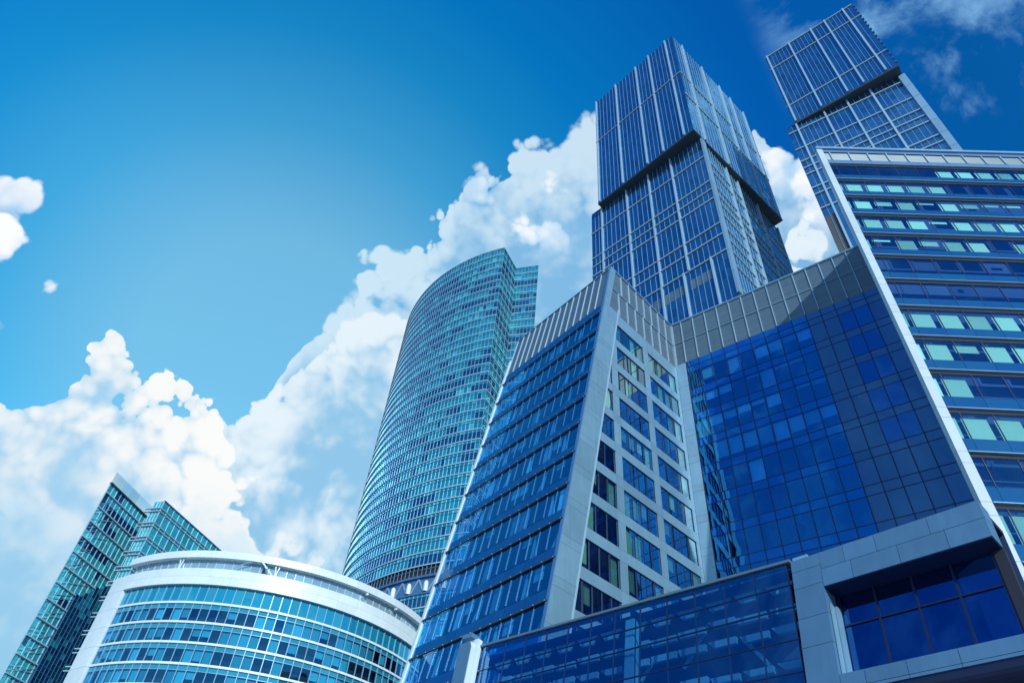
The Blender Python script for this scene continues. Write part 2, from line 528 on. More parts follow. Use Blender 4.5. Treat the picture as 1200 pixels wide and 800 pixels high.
def louvre_panel(P, pts, parent, mat, slats):
    """one louvre field: backing sheet with blades; pts = (u,v) quad, bottom pair first"""
    (a, b, c, d) = pts
    mb = MB()
    mb.add(prism_geo(P, pts, -.30, -.22), 1)
    for i in range(slats):
        t0, t1 = (i + .04) / slats, (i + .90) / slats
        lerp = lambda p, q, t: (p[0] + (q[0] - p[0]) * t, p[1] + (q[1] - p[1]) * t)
        l0, r0, l1, r1 = lerp(a, d, t0), lerp(b, c, t0), lerp(a, d, t1), lerp(b, c, t1)
        vs_ = [P.at(*l0, -.11), P.at(*r0, -.11), P.at(*r1, -.07), P.at(*l1, -.07), P.at(*l0, -.16), P.at(*r0, -.16), P.at(*r1, -.12), P.at(*l1, -.12)]
        mb.add((vs_, [(0, 1, 2, 3), (7, 6, 5, 4), (0, 4, 5, 1), (3, 2, 6, 7)]), 0)
    return mb.make('louvre_panel', [mat, M['louvre_back']], parent)


# ------------------------------------------------------------------ 1. office block: sloping wing, white side wall, inner corner, blue curtain wall
IC = Vector((22.33, 66.34, 0))
ob = thing('office_building', 'grey-crowned office block with sloping glazed wing, pale windowed side wall and blue curtain wall', 'office building', IC)
Wp = Pl(IC, D(227.44))
Up = Pl(IC, D(130.47))
A_top = Vector((12.043, 56.897, 73.02))
Lp = Pl(A_top, D(-35.5), (0.14641, 0.13444, 0.98005))
ue = lambda z: 13.97 + (73.02 - z) * .2028   # the slanted outer edge of the white wall

# volume behind the glass
U_end = Up.at(26.2, 0)
F_t = Lp.at(19.3, 0)
E_b, F_b = Lp.at(0, -74.5), Lp.at(19.3, -74.5)
bk1 = F_t + D(54) * 26
bk2 = U_end + D(40.47) * 15
ptop = [IC, A_top, F_t, bk1, bk2, U_end]
pbot = [IC, E_b, F_b, bk1, bk2, U_end]
ins = [2.0, 2.2, .6, 0, .4, 2.2]
core('inner_wall', inset(pbot, ins), inset(ptop, ins), 0, 72.3, M['inside'], ob)
core('roof', inset(ptop, [.5] * 6), inset(ptop, [.5] * 6), 72.31, 72.75, M['louvre'], ob)

# -- white wall W
PER, ROWS = 3.93, 11
COLS = [(.70, 6.80), (7.90, 13.50), (14.65, None)]
JG = .012                                    # half joint
for k in range(-1, ROWS):
    zt, zb = 62.62 - PER * k, 59.84 - PER * k       # window head and foot
    # sill band below the row (above the first row: the deep lintel), one sheet per column bay
    edges = [0.02, .70, 6.80, 7.90, 13.50, 14.65]
    v0, v1 = (62.62, 64.68) if k == -1 else (zb - 1.15, zb)
    for a, b in zip(edges, edges[1:]):
        piece('cladding_panel', Wp, q4(a + JG, b - JG, v0 + JG, v1 - JG), -.28, 0, M['alu'], ob)
    if ue(v1) - 2.6 > 14.7: piece('cladding_panel', Wp, [(14.65 + JG, v0 + JG), (ue(v0) - 2.6, v0 + JG), (ue(v1) - 2.6, v1 - JG), (14.65 + JG, v1 - JG)], -.28, 0, M['alu'], ob)
    if k < 0: continue
    # pilasters beside the windows
    for a, b in ((0.02, .70), (6.80, 7.90), (13.50, 14.65)):
        piece('pilaster', Wp, q4(a + JG, b - JG, zb + JG, zt - JG), -.28, 0, M['alu'], ob)
    # windows
    for ci, (a, b) in enumerate(COLS):
        if b is None:
            at_, ab_ = ue(zt) - 2.72, ue(zb) - 2.72
            if ab_ - a < .35:
                piece('pilaster', Wp, [(a + JG, zb + JG), (ab_ + .1, zb + JG), (at_ + .1, zt - JG), (a + JG, zt - JG)], -.28, 0, M['alu'], ob)
                continue
        else: at_ = ab_ = b
        at_ = max(at_, a + .03)
        nb = max(1, round((ab_ - a) / 1.42))
        fr = MB()
        fr.add(prism_geo(Wp, [(a, zb), (ab_, zb), (ab_, zb + .05), (a, zb + .05)], -.20, -.06))
        fr.add(prism_geo(Wp, [(a, zt - .05), (at_, zt - .05), (at_, zt), (a, zt)], -.20, -.06))
        xs = []
        for i in range(nb + 1):
            xb, xt = a + (ab_ - a) * i / nb, a + (at_ - a) * i / nb
            if b is None:                    # mullions stay upright, the last one follows the slope
                xb = a + (ab_ - a) * i / nb; xt = min(xb, at_) if i < nb else at_
            xs.append((xb, xt))
            w = .032
            fr.add(prism_geo(Wp, [(xb - w, zb), (xb + w, zb), (xt + w, zt), (xt - w, zt)], -.20, -.05))
        f = fr.make('window', M['navy'], ob)
        for i in range(nb):
            (l0, l1), (r0, r1) = xs[i], xs[i + 1]
            if r1 - l1 < .05: l1 = min(l1, r1 - .02)
            piece('window_pane', Wp, [(l0 + .04, zb + .06), (r0 - .04, zb + .06), (r1 - .04, zt - .06), (l1 + .04, zt - .06)], -.13, -.11, G['window'], f)
            if random.random() < (.55 if k > 5 else .35) and b is not None or (b is None and random.random() < .4 and r1 - l1 > .6):
                drop = random.choice((1.0, 1.0, .62, .5, .8))
                vb = zt - .05 - (zt - zb - .1) * drop
                piece('blind', Wp, q4(max(l0, l1) + .12, min(r0, r1) - .12, vb, zt - .05), -.36, -.33, M['blind'], f)
# slanted edge pilaster, two sheets to a floor, and a trim whose paler colour stands for the bevel catching light
zz = 64.68
cuts = []
while zz > 6:
    cuts += [zz, zz - 3.1]; zz -= PER
top_cuts = [72.95, 68.9] + cuts
for z1, z0 in zip(top_cuts, top_cuts[1:]):
    wd = .95 if z0 >= 64.6 else 2.6
    piece('corner_panel', Wp, [(ue(z0) - wd, z0 + JG), (ue(z0) - .02, z0 + JG), (ue(z1) - .02, z1 - JG), (ue(z1) - wd, z1 - JG)], -.28, .12, M['alu'], ob)
    if z0 < 64.5 and (z1 - z0) > 1:
        piece('lit_edge_trim', Wp, [(ue(z0) - 2.78, z0), (ue(z0) - 2.60, z0), (ue(z1 + .83) - 2.60, z1 + .83), (ue(z1 + .83) - 2.78, z1 + .83)], 0, .16, M['rib'], ob)  # light on the bevelled edge, put in as a brighter strip
zl = 62.55 - PER * ROWS + 1.27
piece('lower_wall', Wp, [(0.02, 0), (ue(0) - 2.6, 0), (ue(zl - .05) - 2.6, zl - .05), (.02, zl - .05)], -.28, 0, M['alu'], ob)
# louvre crown on W
for v0, v1 in ((64.74, 68.90), (69.02, 72.85)):
    n = 8
    for i in range(n):
        l0, r0 = (ue(v0) - .95) * (1 - i / n), (ue(v0) - .95) * (1 - (i + 1) / n)
        l1, r1 = (ue(v1) - .95) * (1 - i / n), (ue(v1) - .95) * (1 - (i + 1) / n)
        if i: l0 = l1 = (l0 + l1) / 2
        if i < n - 1: r0 = r1 = (r0 + r1) / 2
        louvre_panel(Wp, [(l0, v0), (r0, v0), (r1, v1), (l1, v1)], ob, M['louvre'], 18)
        piece('louvre_rib', Wp, [(r0 - .05, v0 - .02), (r0 + .05, v0 - .02), (r1 + .05, v1 + .02), (r1 - .05, v1 + .02)], -.2, .06, M['rib'], ob)
    piece('louvre_rail', Wp, [(.03, v1 + .02), (ue(v1) - .97, v1 + .02), (ue(v1) - .97, v1 + .11), (.03, v1 + .11)], -.2, .03, M['alu_light'], ob)
piece('coping', Wp, [(0.0, 72.96), (ue(72.96) + .05, 72.96), (ue(73.1) + .05, 73.1), (0.0, 73.1)], -.5, .1, M['alu_light'], ob)

# -- blue curtain wall U
m_u = [1.45 + 1.767 * i for i in range(10)]
m_r = [m_u[-1] + 1.69 * (j + 1) for j in range(5)]
ZT = 65.15
rows = [(64.17, ZT, 's'), (63.17, 64.13, 's')]
k = 0
while True:
    vt, vb = 63.13 - PER * k, 60.32 - PER * k
    if vb < 30: break
    rows.append((vb, vt, 'v', k)); rows.append((vb - 1.08, vb - .04, 's', k)); k += 1
zU = rows[-1][0]
half = {(0, 1): (.62, 'p'), (0, 3): (.9, 'c'), (0, 5): (.6, 'c'), (0, 6): (.55, 'c'), (0, 7): (.3, 'c'), (0, 8): (.55, 'c'), (1, 0): (.35, 'c'), (1, 1): (.45, 'c'), (1, 2): (.4, 'c'), (1, 5): (1, 'c'), (1, 6): (.15, 'c'), (1, 7): (.15, 'c'),
        (2, 0): (.95, 'p'), (2, 1): (.5, 'c'), (2, 2): (.4, 'c'), (2, 3): (.35, 'c'), (2, 4): (.2, 'c'), (2, 5): (.55, 'c'), (2, 7): (.12, 'c'), (2, 8): (.2, 'c'), (3, 1): (.8, 'c'), (3, 2): (.8, 'c'), (3, 3): (.72, 'c'), (3, 4): (.8, 'c'), (3, 5): (.85, 'c'), (3, 6): (.7, 'c'), (3, 7): (.6, 'c'), (3, 8): (.5, 'c'), (4, 3): (.95, 'd'), (6, 0): (.5, 'd')}
for r in rows:
    v0, v1, kind = r[0], r[1], r[2]
    for i, (a, b) in enumerate(zip(m_u, m_u[1:])):
        if kind == 's':
            piece('spandrel_glass', Up, q4(a + .035, b - .035, v0, v1), -.04, 0, G['spandrel_blue'], ob)
        else:
            piece('curtain_pane', Up, q4(a + .035, b - .035, v0, v1), -.03, 0, G['court'], ob)
            h = half.get((r[3], i))
            if h is None and random.random() < .06: h = (random.uniform(.1, .4), 'd')
            if h:
                mt = {'p': M['blind'], 'c': M['blind_pale'], 'd': M['curtain']}[h[1]]
                piece('blind', Up, q4(a + .10, b - .10, v1 - (v1 - v0) * h[0], v1), -.24, -.21, mt, ob)
    for j, (a, b) in enumerate(zip([m_u[-1]] + m_r, m_r)):
        if kind == 's':
            piece('spandrel_glass', Up, q4(a + .035, b - .035, v0, v1), -.04, 0, G['court_dull'], ob)
        else:
            op = j in (2, 3) and 0 <= r[3] <= 4
            piece('curtain_pane', Up, q4(a + .035, b - .035, v0, v1), -.03, .015 if op else 0, G['court_open'] if op else G['court_dull'], ob)
for a in m_u + m_r:
    piece('mullion', Up, q4(a - .045, a + .045, zU, ZT), -.06, .05, M['navy'], ob)
for r in rows:
    piece('transom', Up, q4(m_u[0] + .03, m_r[-1] - .03, r[0] - .055, r[0] + .015), -.06, .025, M['navy'], ob)
piece('lower_wall', Up, q4(1.35, 26.0, 0, zU - .05), -.3, 0, M['bluemetal'], ob)
zz = ZT - .02
while zz > 26:                               # pale pilaster in the corner
    piece('corner_panel', Up, q4(.02, 1.36, zz - 3.05, zz - .015), -.2, .03, M['alu_light'], ob)
    piece('corner_panel', Up, q4(.02, 1.36, zz - PER + .015, zz - 3.07), -.2, .03, M['alu_light'], ob)
    zz -= PER
for v0, v1 in ((65.24, 69.10), (69.20, 72.85)):
    ribs = [.12] + m_u + m_r
    for a, b in zip(ribs, ribs[1:]):
        louvre_panel(Up, [(a, v0), (b, v0), (b, v1), (a, v1)], ob, M['louvre'], 18)
    for a in ribs:
        piece('louvre_rib', Up, q4(a - .05, a + .05, v0, v1), -.2, .06, M['rib'], ob)
    piece('louvre_rail', Up, q4(.1, 25.9, v1 + .01, v1 + .09), -.2, .03, M['alu_light'], ob)
piece('coping', Up, q4(.1, 26.1, 72.96, 73.1), -.5, .1, M['alu_light'], ob)

# -- sloping glazed wing
NC = 14
cw = 18.75 / NC
uj = [.35 + cw * i for i in range(NC + 1)]
for a, b in zip(uj, uj[1:]):
    louvre_panel(Lp, [(a, -8.5), (b, -8.5), (b, -.2), (a, -.2)], ob, M['louvre'], 34)
for a in uj:
    piece('louvre_rib', Lp, q4(a - .045, a + .045, -8.5, -.15), -.2, .05, M['rib'], ob)
piece('coping', Lp, q4(-.1, 19.35, -.15, 0), -.5, .08, M['alu_light'], ob)
for i, (a, b) in enumerate(zip(uj, uj[1:])):
    piece('spandrel_panel', Lp, q4(a + .02, b - .02, -10.30, -8.55), -.05, 0, G['wing_sp'], ob)
for k in range(13):
    vk = -10.45 - 3.95 * k
    piece('sunshade_bar', Lp, q4(.1, 19.2, vk - .07, vk + .07), .05, .18, M['alu_dark'], ob)
    br = MB()
    for a in uj: br.box(Lp, a - .05, a + .05, vk - .05, vk + .05, 0, .21)
    br.make('sunshade_bracket', M['alu_light'], ob)
    for i, (a, b) in enumerate(zip(uj, uj[1:])):
        piece('glass_pane', Lp, q4(a + .02, b - .02, vk - 2.72, vk + .12), -.03, 0, G['wing'], ob)
        piece('spandrel_panel', Lp, q4(a + .02, b - .02, vk - 3.80, vk - 2.76), -.05, 0, G['wing_sp'], ob)
        piece('fin', Lp, q4(a - .028, a + .028, vk - 2.62, vk - .13), 0.0, .06, M['fin'], ob)
        t = random.random()
        if t < .20:                          # a curtain drawn to one side hangs as a wedge
            s = random.random() < .5
            pts = [(a + .15, vk - 2.6), (b - .2, vk - 2.6), ((a if s else b - .5) + .2, vk - .1), ((a if s else b - .5) + .05, vk - .1)]
            piece('curtain', Lp, pts, -.30, -.28, M['curtain'], ob)
        elif t < .45:
            piece('curtain', Lp, q4(a + .08, b - .08, vk - random.choice((1.3, 2.6, 2.6, .8)), vk - .02), -.30, -.28, M['curtain'], ob)
vl = -10.45 - 3.95 * 13 + .12
piece('lower_wall', Lp, q4(0.3, 19.2, -74.4, vl), -.2, 0, M['bluemetal'], ob)
piece('edge_strip', Lp, q4(-.02, .33, -74.4, -.2), -.2, .10, M['bluemetal'], ob)
vv = -5.0
while vv > -72:
    piece('end_panel', Lp, q4(19.12, 19.50, vv - 3.93, vv), -.25, .14, M['white'], ob); vv -= 3.95

# ------------------------------------------------------------------ 2. slab wing on the right with mint blinds
K = Vector((32.647, 37.871, 74.378))
vC = Vector((math.sin(R(41)) * math.sin(R(9)), math.cos(R(41)) * math.sin(R(9)), math.cos(R(9))))
Cp = Pl(K, D(94.6), vC)
sb = thing('office_building', 'leaning navy glass slab with mint blinds and a pale corner strip at right edge', 'office building', Vector((K.x - 7.7, K.y - 8.9, 0)))
Cw = 30.0
Kb, Re_t, Re_b = Cp.at(0, -75.3), Cp.at(Cw, 0), Cp.at(Cw, -75.3)
bkC = U_end + D(94.6) * 24 + D(20) * 8
ptopC = [K, Re_t, bkC, U_end + D(130.47) * .3]
pbotC = [Kb, Re_b, bkC, U_end + D(130.47) * .3]
core('inner_wall', inset(pbotC, [1.6, .3, .3, .1]), inset(ptopC, [1.6, .3, .3, .1]), 0, 73.6, M['inside_navy'], sb)
core('roof', inset(ptopC, [.3] * 4), inset(ptopC, [.3] * 4), 73.62, 74.1, M['louvre'], sb)
# side wall closing the slab towards the courtyard
sw = MB()
q0, q1 = U_end + Vector((0, 0, .1)), U_end + Vector((0, 0, 73.5))
nside = Vector((-.77, .63, 0)) * .02
vs_ = [Kb, K, q1, q0]
vs_ = [v + nside for v in vs_] + [v - nside * 6 for v in vs_]
sw.add((vs_, [(0, 1, 2, 3), (7, 6, 5, 4), (0, 4, 5, 1), (1, 5, 6, 2), (2, 6, 7, 3), (3, 7, 4, 0)]))
sw.make('side_wall', M['bluemetal'], sb)
piece('coping', Cp, q4(-.4, Cw, -.45, 0), -.4, .25, M['alu_light'], sb)
piece('fascia', Cp, q4(.3, Cw, -1.12, -.5), -.2, .05, M['bluemetal'], sb)
cu = [-1.06 + 2.06 * j for j in range(16)]
cu = [max(a, .32) for a in cu if a < Cw]
cu = sorted(set(cu))
for a, b in zip(cu, cu[1:]):
    louvre_panel(Cp, [(a, -3.1), (b, -3.1), (b, -1.2), (a, -1.2)], sb, M['louvre_dim'], 10)
    piece('louvre_rib', Cp, q4(b - .05, b + .05, -3.1, -1.15), -.2, .06, M['rib'], sb)
    piece('fascia_panel', Cp, q4(a + .01, b - .01, -4.32, -3.15), -.05, 0, M['bluemetal'], sb)
VROW = 3.892
pat = {0: '0000001111111', 1: '1111110000000', 2: '11h1h1hhhh1111', 3: '1111h11111111', 4: '1h1h11011h1', 5: '00000000000', 6: '0000000000', 7: '1111111111', 8: '11h111011', 9: '1100110', 10: '11111', 11: '000000', 12: '1111'}
for k in range(14):
    vk = -4.45 - VROW * k
    piece('ledge', Cp, q4(.3, Cw, vk - .03, vk + .03), 0, .22, M['alu_light'], sb)
    piece('ledge_shade_strip', Cp, q4(.3, Cw, vk - .34, vk - .07), -.20, .03, M['inside'], sb)  # dark strip standing in for the shade under the ledge
    for j, (a, b) in enumerate(zip(cu, cu[1:])):
        piece('window_pane', Cp, q4(a + .025, b - .025, vk - 2.60, vk - .36), -.03, 0, G['slab'], sb)
        piece('spandrel_panel', Cp, q4(a + .012, b - .012, vk - VROW + .11, vk - 2.64), -.05, .01, G['slab_sp'], sb)
        p_ = pat.get(k, '')
        c = p_[j] if j < len(p_) else random.choice('01h')
        if c != '0':
            lo = vk - 2.52 if c == '1' else vk - random.choice((.75, .85, 1.3))
            if b - a > 1.2:
                piece('blind', Cp, q4(a + .14, b - .30, lo, vk - .38), -.36, -.33, M['blind'], sb)
            else: piece('blind', Cp, q4(a + .08, b - .20, lo, vk - .38), -.36, -.33, M['blind'], sb)
        elif random.random() < .25:          # things standing behind the glass
            piece('blind', Cp, q4(a + .3, a + random.uniform(.7, 1.3), vk - 2.5, vk - random.uniform(1.7, 2.1)), -.9, -.8, M['curtain'], sb)
    for a in cu[1:]:
        piece('mullion', Cp, q4(a - .025, a + .025, vk - 2.62, vk - .35), -.05, .03, M['navy'], sb)
vv = -.5
while vv > -74:
    for h in (.95, 2.942):
        piece('corner_panel', Cp, q4(-.36, .29, vv - h + .012, vv - .012), -.3, .12, M['strip'], sb); vv -= h

# ------------------------------------------------------------------ 3. glass annex with its corner post
Pd = Vector((15.13, 31.46, 18.945))
leanD = R(7)
Dp = Pl(Pd, D(137.5 + 180), Vector((math.sin(R(47.5)) * math.sin(leanD), math.cos(R(47.5)) * math.sin(leanD), math.cos(leanD))))
da = thing('glass_annex', 'low blue glass hall with pale beams showing inside, beside the clad portal', 'annex', Vector((Pd.x, Pd.y, 0)))
DL = 22.75
du = [.02, .25] + [.25 + 1.8 * j for j in range(1, 13)] + [DL - .55]
tp = lambda u: .021 * u                      # the coping rises slightly to the left
dv = [-1.27, -2.42, -4.02, -5.5, -7.0, -8.5, -10.0]
for a, b in zip(du, du[1:]):
    if b - a < .3: continue
    piece('glass_panel', Dp, [(a + .02, dv[0] + .02), (b - .02, dv[0] + .02), (b - .02, tp(b) - .10), (a + .02, tp(a) - .10)], -.03, 0, G['annex'], da)
    for v1, v0 in zip(dv, dv[1:]):
        piece('glass_panel', Dp, q4(a + .02, b - .02, v0 + .02, v1 - .02), -.03, 0, G['annex'], da)
for a in du[1:]:
    piece('mullion', Dp, q4(a - .022, a + .022, dv[-1], tp(a) - .1), -.10, .02, M['navy'], da)
for v in dv:
    piece('transom', Dp, q4(.02, DL - .55, v - .022, v + .022), -.08, .03, M['navy'], da)
piece('coping', Dp, [(0, -.09), (DL, tp(DL) - .09), (DL, tp(DL) + .05), (0, .05)], -.5, .12, M['louvre'], da)
piece('lower_wall', Dp, q4(.02, DL, -19.0, dv[-1] - .03), -.25, 0, M['bluemetal'], da)
# inside: ceiling coffers, pale floor beams that also suggest pane reflections, braces, one broad column, back wall
piece('back_wall', Dp, q4(.3, DL - .4, -18.8, -.3), -5.0, -4.7, M['inside_blue'], da)
piece('roof', Dp, q4(.0, DL, -.32, -.12), -5.0, -.5, M['inside_blue'], da)
random.seed(21)
for i, (a, b) in enumerate(zip(du, du[1:])):
    if b - a < .5: continue
    piece('ceiling_coffer', Dp, [(a + .48, -1.02), (b - .48, -1.02), (b - .12, -.52), (a + .12, -.52)], -.95, -.80, M['beam'], da)
    for v in (-1.80, -2.85, -4.55, -6.0):
        s = random.uniform(-.1, .1); c = random.uniform(.0, .5)
        piece('beam', Dp, [(a + .05, v - .2 + s), (b - .15 - c, v - .2 + s), (b - .05 - c * .3, v + .16 + s), (a + .05, v + .16 + s)], -1.1, -.9, M['beam'], da)
    if i % 2 == 0 or random.random() < .4:
        t = random.choice((-1, 1)); y = random.choice((-1.4, -2.6, -3.2))
        pa, pb = (a + .1, b - .1) if t > 0 else (b - .1, a + .1)
        bar('brace', Dp.at(pa, y, -1.4), Dp.at(pb, y - 2.0, -1.4), .16, .16, M['beam'], da)
piece('column', Dp, q4(9.85, 10.45, -18, -.5), -.75, -.25, M['beam'], da)
# corner post at the left end, standing proud of the glass
piece('post_panel', Dp, q4(DL - .30, DL + .95, -18, tp(DL) + .35), .0, .42, M['white'], da)
piece('post_panel', Dp, [(DL - .32, -18), (DL + .97, -18), (DL + .97, .45), (DL - .1, .45), (DL - .32, .05)], .46, .88, M['white'], da, label='white outer half of the corner post')
piece('post_shade_sheet', Dp, [(DL - .26, -18), (DL + .95, -18), (DL + .95, .42), (DL - .1, .42), (DL - .26, .08)], .885, .92, M['stone'], da)  # blue sheet over the white post, painting its front as shaded
piece('post_cap', Dp, q4(DL - .02, DL + .93, .83, 1.12), .05, .84, M['stone'], da)

# ------------------------------------------------------------------ 4. stone portal with the big window
E0 = Vector((15.164, 31.544, 18.945))
azE = 140.98
leanE = R(10)
Ep = Pl(E0, D(azE), Vector((math.sin(R(azE - 90)) * math.sin(leanE), math.cos(R(azE - 90)) * math.sin(leanE), math.cos(leanE))))
po = thing('stone_portal', 'blue-grey clad portal framing one deep eight-pane window, low on the right', 'portal', Vector((E0.x, E0.y, 0)))
OU0, OU1, OV1, OV0 = 1.52, 8.93, -1.88, -6.12
BOT = -6.82
g_ = .011
jl = [0, -.68, -1.62, -3.2, -4.62, BOT]
for v1, v0 in zip(jl, jl[1:]):
    piece('cladding_panel', Ep, q4(.0 + g_, OU0 - g_ * (v0 < -.8), v0 + g_, v1 - g_), -.95, 0, M['stone'], po)
for v1, v0, cuts in ((0, -.93, (OU0, 2.75, 4.3, 6.75, 8.99)), (-.93, OV1, (OU0, 3.0, 5.2, 7.3, 8.99))):
    for a, b in zip(cuts, cuts[1:]):
        piece('cladding_panel', Ep, q4(a + g_, b - g_, v0 + g_, v1 - g_), -.95, 0, M['stone'], po)
for a, b in zip((OU0, 2.6, 4.35, 6.35, 8.99), (2.6, 4.35, 6.35, 8.99)):
    piece('cladding_panel', Ep, q4(a + g_, b - g_, BOT + .11, OV0 - .0), -.95, 0, M['stone'], po)
    piece('cladding_panel', Ep, q4(a + g_, b - g_, BOT - .04, BOT + .09), -.95, -.005, M['stone'], po)
rv = MB(); rv.box(Ep, 8.56, 8.985, BOT + .1, OV1, -1.2, -.93); rv.make('jamb_shade_panel', M['inside'], po)  # shade on the right jamb, put in as a near-black panel
piece('soffit_shade_sheet', Ep, q4(OU0 + .01, OU1 - .005, OV1 - .035, OV1 - .004), -.96, -.03, M['navy'], po)  # dark plate added to paint the shade under the top beam
piece('sunlit_reveal', Ep, q4(OU0 + .02, OU0 + .16, OV0 + .02, OV1 - .75), -.98, -.62, M['alu'], po)  # sun on the left reveal, put in as paler sheets
piece('sunlit_reveal', Ep, q4(OU0 + .02, OU0 + .05, OV0 + .02, OV1 - .75), -.56, -.22, M['alu'], po)
piece('backing', Ep, q4(.05, 8.92, BOT, -.05), -2.4, -2.3, M['inside_blue'], po)
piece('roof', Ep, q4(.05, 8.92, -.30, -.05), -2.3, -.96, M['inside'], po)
mu = [OU0 + .12 + (8.52 - OU0 - .14) * i / 4 for i in range(5)]
TV = -3.42
wf = MB()
for a in mu: wf.box(Ep, a - .045, a + .045, OV0, OV1 + .05, -1.12, -.97)
for v in (OV0 + .04, TV, OV1): wf.box(Ep, OU0, 8.55, v - .04, v + .04, -1.13, -.99)
wf = wf.make('window', M['navy'], po)
for a, b in zip(mu, mu[1:]):
    for v0, v1 in ((OV0 + .08, TV - .05), (TV + .05, OV1 - .05)):
        piece('window_pane', Ep, q4(a + .045, b - .045, v0, v1), -1.08, -1.05, G['portal'], wf)
so = MB()                                    # the rounded soffit under the beam, its shade put into the navy colour
pr = [(BOT - .05, -.06)]
pr = [(BOT - .05 - .75 * math.sin(t * math.pi / 16), -.06 - .75 * (1 - math.cos(t * math.pi / 16))) for t in range(9)] + [(BOT - .8, -3.2)]
for (va, na), (vb, nb) in zip(pr, pr[1:]):
    so.add(([Ep.at(0, va, na), Ep.at(8.99, va, na), Ep.at(8.99, vb, nb), Ep.at(0, vb, nb)], [(0, 1, 2, 3)]))
so = so.make('soffit', M['navy'], po)
for f in so.data.polygons: f.use_smooth = True
pb_ = piece('base_wall', Ep, q4(.3, 8.7, -19.2, BOT - .85), -3.4, -2.6, M['inside'], po)
piece('roof_pale_box', Ep, q4(.06, .85, .0, .26), -.8, -.15, M['alu_light'], po)  # small pale box behind the top left corner

# ------------------------------------------------------------------ 5. the two stacked glass towers
def face(P, L, z0, z1, fins, rails, par, gm, thin=1.75, floor=3.9, fin_w=.55, seed=1, blank=None):
    """one side of a tower: broad fins, rails, thin mullions, and panes storey by storey"""
    rr = random.Random(seed)
    zs = sorted([z0] + [r for r in rails if z0 < r < z1] + [z1])
    fs = sorted([0.0] + list(fins) + [L])
    th, tr = MB(), MB()
    for a, b in zip(fs, fs[1:]):
        if b - a < .4: continue
        n = max(1, round((b - a) / thin))
        for i in range(1, n):
            u = a + (b - a) * i / n
            th.box(P, u - .055, u + .055, z0, z1, 0, .12)
        for c, d in zip(zs, zs[1:]):
            gb = MB()
            m = max(1, round((d - c) / floor))
            for i in range(n):
                for j in range(m):
                    u0, u1 = a + (b - a) * i / n, a + (b - a) * (i + 1) / n
                    v0, v1 = c + (d - c) * j / m, c + (d - c) * (j + 1) / m
                    t = 0
                    if blank and blank(u0, v0): t = 1
                    gb.box(P, u0, u1, v0 + .03, v1 - .03, -.10, 0, t)
            for j in range(1, m):
                v_ = c + (d - c) * j / m
                tr.box(P, a, b, v_ - .045, v_ + .045, 0, .03)
            gb.make('glazing_bay', [gm, M['inside'] if not callable(blank) else M['louvre_back']], par, kind='stuff')
    th.make('mullion', M['alu_light'], par, kind='stuff')
    tr.make('floor_joint', M['fin'], par, kind='stuff')
    for f in fins:
        piece('fin', P, q4(max(f - fin_w / 2, 0.02), min(f + fin_w / 2, L - .02), z0 + .05, z1 + .35), 0, .62, M['rib'], par)
    for r in rails:
        piece('rail', P, q4(.0, L, r - .20, r + .20), .01, .40, M['rib'], par)


def plan_plane(a, b, out): return Pl((a[0], a[1], 0), (b[0] - a[0], b[1] - a[1], 0), Zv, out)


def box_tower(par, foot, z0, z1, mat, name='core'):
    core(name, inset(foot, [.12] * 4), inset(foot, [.12] * 4), z0, z1, mat, par)


# tower A, straight behind the inner corner
A0, Al, Ar = (57.04, 116.82), (28.48, 151.89), (101.0, 150.8)
Ab = (Al[0] + Ar[0] - A0[0], Al[1] + Ar[1] - A0[1])
a0, al, ar = (60.06, 119.69), (26.68, 157.46), (100.44, 155.18)
ab = (al[0] + ar[0] - a0[0], al[1] + ar[1] - a0[1])
ta = thing('skyscraper', 'broad blue glass tower of two stacked shifted blocks rising behind the grey-crowned office block', 'skyscraper', (A0[0], A0[1], 0), 'twin towers of stacked glass blocks')
ZA1, ZA0 = 315.3, 231.1
oL, oR = (-1, -1, 0), (.6, -1, 0)
PUL, PUR = plan_plane(A0, Al, oL), plan_plane(A0, Ar, oR)
PLL, PLR = plan_plane(a0, al, oL), plan_plane(a0, ar, oR)
dist = lambda p, q: math.hypot(p[0] - q[0], p[1] - q[1])
box_tower(ta, [A0, Ar, Ab, Al], ZA0 + .5, ZA1 - .6, M['inside'])
box_tower(ta, [a0, ar, ab, al], 0, ZA0 + .4, M['inside'], 'lower_core')
core('soffit', inset([A0, Ar, Ab, Al], [-.1] * 4), inset([A0, Ar, Ab, Al], [-.1] * 4), ZA0 - .6, ZA0 + .3, M['alu_dark'], ta)
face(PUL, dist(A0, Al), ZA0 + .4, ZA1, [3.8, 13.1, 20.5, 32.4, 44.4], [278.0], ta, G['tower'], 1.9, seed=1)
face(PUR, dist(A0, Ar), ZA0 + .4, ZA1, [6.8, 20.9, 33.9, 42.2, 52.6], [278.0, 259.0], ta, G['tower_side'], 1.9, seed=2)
RA = [217.8, 202.4, 197.5, 192.4, 178.9, 173.3]
fl = lambda u, v: 158.5 < v < 161.0
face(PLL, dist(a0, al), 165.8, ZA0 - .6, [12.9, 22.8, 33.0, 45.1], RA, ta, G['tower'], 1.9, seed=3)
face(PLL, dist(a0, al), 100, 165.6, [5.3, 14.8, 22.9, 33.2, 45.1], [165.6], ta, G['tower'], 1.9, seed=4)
for i in range(14):
    u0 = 5.8 + i * 1.9
    if u0 < 29 and abs(u0 + .9 - 14.8) > .7 and abs(u0 + .9 - 22.9) > .7:
        piece('grey_panel', PLL, q4(u0 + .15, u0 + 1.75, 157.2, 161.4), 0, .06, M['louvre'], ta)
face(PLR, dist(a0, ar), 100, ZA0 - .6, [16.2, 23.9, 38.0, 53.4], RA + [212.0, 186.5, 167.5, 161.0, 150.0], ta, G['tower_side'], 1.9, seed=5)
z = 229.5
